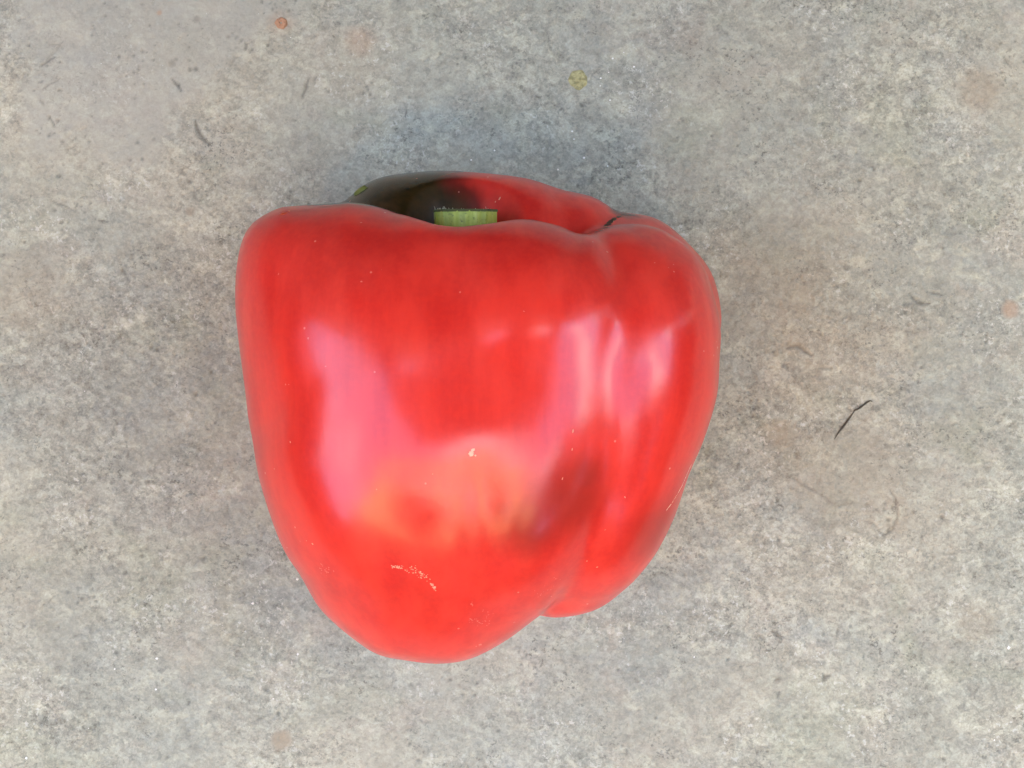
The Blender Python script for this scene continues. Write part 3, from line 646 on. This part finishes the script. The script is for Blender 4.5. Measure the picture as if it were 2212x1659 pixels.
pepper = bpy.data.objects.new('bell_pepper', None); C.objects.link(pepper)
tag(pepper, 'large glossy red bell pepper with a cut green stem, lying on grey stone', 'bell pepper')
skin = grid_mesh('flesh', PP, M_SKIN, pepper, wrap=True)
# close the two poles
bm_poles = [np.arange(NP_), (NT_ - 1) * NP_ + np.arange(NP_)[::-1]]
import bmesh
bm = bmesh.new(); bm.from_mesh(skin.data); bm.verts.ensure_lookup_table()
for ring in bm_poles: bm.faces.new([bm.verts[int(i)] for i in ring])
bmesh.ops.recalc_face_normals(bm, faces=bm.faces); bm.to_mesh(skin.data); bm.free()
skin.data.polygons.foreach_set('use_smooth', [True] * len(skin.data.polygons))
for n_, a_ in (('unripe', unripe), ('bruise', bruise), ('cork', cork)): point_attr(skin, n_, a_)

# --- stem stub: fluted, cut straight, standing in the hollow behind the front shoulder
def tube_rings(p0, p1, prof, seg, rfun):
    p0 = np.array(p0, float); p1 = np.array(p1, float); a = (p1 - p0) / np.linalg.norm(p1 - p0)
    u = np.cross(a, [0, 0, 1.]); u /= np.linalg.norm(u); w = np.cross(u, a); rows = []
    for s, r in prof:
        c = p0 + (p1 - p0) * s
        rows.append([c + (u * math.cos(k) + w * math.sin(k)) * r * rfun(k, s) for k in np.linspace(0, 2 * math.pi, seg, endpoint=False)])
    return np.array(rows)
S0, S1 = (-.0092, .0120, .0462), (-.0093, .0339, .0493)
m = NT('stem_green'); oc = m.coord('Object')
st = m.noise(m.mapping(oc, (1, .12, 1)), 900, 4, .6)
g = m.mix(m.maprange(st, .3, .7), (.27, .34, .035), (.44, .50, .09))
g = m.mix(m.maprange(m.noise(oc, 1600, 3, .6), .55, .75, 0, .7), g, (.05, .075, .012))
m.set(Base_Color=g, Roughness=.5, Normal=m.bump(st, .0003, .5)); M_STEM = m.m
m = NT('stem_cut'); oc = m.coord('Object')
m.set(Base_Color=m.mix(m.maprange(m.noise(oc, 1300, 3, .6), .35, .65), (.30, .30, .12), (.55, .50, .30)), Roughness=.85,
      Normal=m.bump(m.noise(oc, 2500, 3), .0003)); M_CUT = m.m
m = NT('stem_rim'); m.set(Base_Color=(.07, .08, .02, 1), Roughness=.8); M_RIM = m.m
flute = lambda k, s: 1 + .035 * math.cos(5 * k + .6) + .02 * math.sin(9 * k + s * 2) + .012 * math.sin(17 * k + 1)
SR = .0060
prof = [(-.1, 1.9), (0, 1.45), (.12, 1.16), (.3, 1.02), (.55, .98), (.8, .985), (.93, 1.0), (.985, 1.005), (1.0, .985)]
rows = tube_rings(S0, S1, [(s, r * SR) for s, r in prof], 96, flute)
stem = grid_mesh('stem', rows, M_STEM, pepper, wrap=True)
rows = tube_rings(S0, S1, [(.988, SR * 1.012), (.998, SR * 1.02), (1.010, SR * 1.0), (1.006, SR * .93)], 96,
                  lambda k, s: flute(k, s) * (1 + .016 * math.sin(31 * k) + .016 * math.sin(47 * k + 2) + .012 * math.sin(13 * k)))
grid_mesh('cut_rim', rows, M_RIM, stem, wrap=True)
rows = tube_rings(S0, S1, [(1.004, SR * .955), (1.002, SR * .7), (.997, SR * .4), (1.0, SR * .02)], 96, flute)
grid_mesh('cut_face', rows, M_CUT, stem, wrap=True)
# calyx: the green star the stem grows from, mostly down in the hollow
ax = np.array(S1) - np.array(S0); ax /= np.linalg.norm(ax)
rows = tube_rings(np.array(S0) - ax * .0015, np.array(S0) + ax * .004, [(1, SR * 1.05), (.75, SR * 1.3), (.6, SR * 1.55), (.75, SR * 1.8), (.7, SR * 1.85), (.4, SR * 1.75)], 96,
                  lambda k, s: 1 + .09 * math.cos(5 * k) * (1.2 - s) + .02 * math.sin(13 * k))
m = NT('calyx_green'); oc = m.coord('Object')
m.set(Base_Color=m.mix(m.noise(oc, 700, 4), (.02, .035, .010), (.07, .10, .03)), Roughness=.6); M_CAL = m.m
grid_mesh('calyx', rows, M_CAL, stem, wrap=True)
# broken fibres standing along the cut
def hair_mesh(name, items, mat, parent):
    vs_, fs = [], []
    for p, q, w in items:
        p, q = Vector(p), Vector(q); d = (q - p).normalized(); a = d.cross(Vector((.3, .5, .8))).normalized() * w; b = d.cross(a).normalized() * w
        mid = (p + q) / 2 + a * random.uniform(-1, 1) * 1.5
        n = len(vs_)
        for c, k in ((p, 1), (mid, .8), (q, .35)):
            vs_.extend([c + a * k, c + b * k, c - a * k, c - b * k])
        for r in (0, 4):
            for i in range(4): fs.append((n + r + i, n + r + (i + 1) % 4, n + r + 4 + (i + 1) % 4, n + r + 4 + i))
        fs.append((n + 8, n + 9, n + 10, n + 11))
    return link_mesh(name, vs_, fs, mat, parent)
m = NT('dry_fibre'); m.set(Base_Color=(.62, .58, .36, 1), Roughness=.7); M_FIB = m.m
its = []
uu = np.cross(ax, [0, 0, 1.]); uu /= np.linalg.norm(uu); ww = np.cross(uu, ax)
for k in range(44):
    an = random.choice([random.uniform(0, 6.283), random.gauss(2.6, .16), random.gauss(1.0, .45), random.gauss(.6, .15)])
    r = SR * random.uniform(.88, 1.0)
    p = np.array(S1) + (uu * math.cos(an) * -1 + ww * math.sin(an)) * r + ax * .00005
    ln = random.choice([.00015, .0002, .0003, .0005]) * random.uniform(.6, 1.5)
    q = p + ax * ln + (uu * random.uniform(-.5, .5) + ww * random.uniform(-.3, .5)) * ln
    its.append((p, q, random.uniform(.00003, .00006)))
tag(hair_mesh('torn_fibres', its, M_FIB, stem), kind='stuff')

# --- corky scars, flecks and the sliver of dried petal: small raised pieces on the skin
def patch(cu, cv, rad, squash=.35, lift=.2, seg=10, stretch=1, ang=0, seed=0):
    """vertices and faces of one small raised flake seen at (cu, cv); rad in photograph pixels"""
    p, n = hit(cu, cv); d = CAM_H - p[2]; r = rad * K * d / 2212
    t1 = np.cross(n, [0, 1., 0]); t1 /= np.linalg.norm(t1); t2 = np.cross(n, t1)
    # t1 runs about along the picture's x, t2 along its y
    if t1[0] < 0: t1 = -t1
    if t2[1] < 0: t2 = -t2
    rng = random.Random(seed * 7919 + int(cu * 3 + cv)); ca, sa = math.cos(ang), math.sin(ang)
    vs_ = []
    for ring, (k, h) in enumerate(((1, -.15), (.7, lift * .8), (.3, lift))):
        for i in range(seg):
            a = i / seg * 6.2832; rr = k * (1 + rng.uniform(-.3, .3))
            x, y = math.cos(a) * rr * stretch, math.sin(a) * rr
            x, y = x * ca - y * sa, x * sa + y * ca
            vs_.append(p + t1 * x * r + t2 * y * r + n * h * r * squash)
    fs = []
    for g_ in (0, 1):
        for i in range(seg):
            j = (i + 1) % seg; fs.append((g_ * seg + i, g_ * seg + j, g_ * seg + seg + j, g_ * seg + seg + i))
    fs.append(tuple(2 * seg + i for i in range(seg)))
    return vs_, fs
def patches(name, items, mat, stuff=True):
    V_, F_ = [], []
    for it in items:
        v_, f_ = patch(**it); n = len(V_); V_ += v_; F_ += [tuple(i + n for i in f) for f in f_]
    o = link_mesh(name, V_, F_, mat, pepper)
    return tag(o, kind='stuff') if stuff else o
def cork_mat(name, c):
    m = NT(name); m.set(Base_Color=m.mix(m.noise(m.coord(), 3000, 3), tuple(x * .8 for x in c), c), Roughness=.75); return m.m
M_CORK = cork_mat('cork_pale', (.86, .38, .22)); M_CORK2 = cork_mat('cork_pink', (.84, .15, .10)); M_CORK3 = cork_mat('cork_cream', (.90, .55, .36))
rg = random.Random(4)
def along_line(pts, n, spread, r, **k):
    out = []
    for i in range(n):
        s = rg.random() * (len(pts) - 1); a = int(s); t_ = s - a
        u = pts[a][0] * (1 - t_) + pts[a + 1][0] * t_ + rg.gauss(0, spread); v = pts[a][1] * (1 - t_) + pts[a + 1][1] * t_ + rg.gauss(0, spread)
        out.append(dict(cu=u, cv=v, rad=r * rg.uniform(.5, 1.3), ang=rg.uniform(0, 3.1), stretch=rg.uniform(1, 1.9), seed=i, seg=7, **k))
    return out
patches('scar_flake', [dict(cu=1018, cv=980, rad=6.2, seg=12, seed=3, lift=.5), dict(cu=1021, cv=973, rad=4.2, ang=1.0, stretch=1.5, seed=5), dict(cu=1027, cv=984, rad=2.2)], M_CORK3, False)
patches('corky_scar', along_line([(846, 1223), (868, 1226)], 16, 2, 1.7) + along_line([(893, 1229), (918, 1243)], 22, 4.5, 1.6) + along_line([(930, 1259), (942, 1276)], 16, 1.5, 1.6) + along_line([(870, 1226), (930, 1255)], 16, 4, 1.1), M_CORK)
patches('corky_scar', along_line([(1010, 1338), (1058, 1346)], 26, 4, 1.3) + along_line([(1044, 1318), (1066, 1336)], 8, 4, 1.3) + along_line([(1018, 1303), (1025, 1312)], 6, 1.5, 1.8) + along_line([(1160, 1290), (1200, 1250)], 16, 9, 1.1) + along_line([(1030, 1396), (1040, 1392)], 5, 1.5, 1.8), M_CORK2)
patches('corky_scar', along_line([(690, 1228), (712, 1236)], 20, 6, 1.5), M_CORK2)
patches('skin_nick', [dict(cu=1238, cv=931, rad=1.8, stretch=2.6, ang=1.45), dict(cu=1236, cv=971, rad=1.3, stretch=2.6, ang=1.45), dict(cu=1215, cv=1034, rad=1.4, stretch=2.6, ang=1.3),
        dict(cu=627, cv=955, rad=1.8, stretch=1.6, ang=1.9), dict(cu=675, cv=1175, rad=2.2, stretch=1.4, ang=2.2), dict(cu=662, cv=1168, rad=1.2), dict(cu=1350, cv=1074, rad=1.2, stretch=2.5, ang=2.2),
        dict(cu=1079, cv=429, rad=2, stretch=2.0, ang=1.1), dict(cu=1070, cv=436, rad=1.3, stretch=2.0, ang=1.1), dict(cu=1268, cv=1212, rad=1.5), dict(cu=1290, cv=1225, rad=1.4, stretch=2, ang=.5)], M_CORK)
# long fine crack on the right lobe
pts = [(1442, 1103), (1455, 1086), (1466, 1068), (1476, 1050), (1484, 1032), (1490, 1018), (1497, 1003)]
its = []
for i in range(64):
    s = i / 64 * (len(pts) - 1); a = int(s); t_ = s - a
    u = pts[a][0] * (1 - t_) + pts[a + 1][0] * t_; v = pts[a][1] * (1 - t_) + pts[a + 1][1] * t_
    if rg.random() < .8: its.append(dict(cu=u - 3, cv=v, rad=1.25 * rg.uniform(.5, 1.4) * (1 - .35 * i / 64), stretch=2.0, ang=1.03, seed=i, seg=6))
patches('fine_crack', its, M_CORK3)
# the old split in the fold between the back lobes: brown lips with a pale torn edge
M_SPLIT = cork_mat('split_brown', (.075, .035, .016)); M_TEAR = cork_mat('torn_edge', (.55, .33, .16))
patches('split_scar', [dict(cu=u, cv=v, rad=r, stretch=2.2, ang=a, seed=i, seg=9, lift=.15) for i, (u, v, r, a) in enumerate(((1286, 503, 3, .5), (1294, 499, 5, .6), (1303, 493, 6.5, .7), (1311, 486, 7, .8), (1319, 479, 7, .8), (1327, 473, 6.5, .7), (1336, 468, 6, .55), (1347, 464, 4.5, .3), (1358, 462, 3.5, .1), (1370, 461, 2.5, 0)))], M_SPLIT)
patches('split_scar', along_line([(1296, 501), (1309, 491), (1319, 480), (1328, 472)], 26, 1.2, 1.6), M_TEAR)
M_FLECK = cork_mat('red_fleck', (.80, .07, .01))
patches('skin_fleck', [dict(cu=613, cv=461, rad=5.5, stretch=1.7, ang=.5, lift=.4, seg=12), dict(cu=624, cv=456, rad=3.5, lift=.4, ang=.3)], M_FLECK, False)
m = NT('petal_green'); m.set(Base_Color=m.mix(m.noise(m.coord(), 900, 3), (.16, .17, .02), (.27, .26, .05)), Roughness=.5); M_PET = m.m
patches('dried_petal', [dict(cu=776, cv=407, rad=10, stretch=1.9, ang=.62, lift=.9, squash=.6, seg=16, seed=2)], M_PET, False)
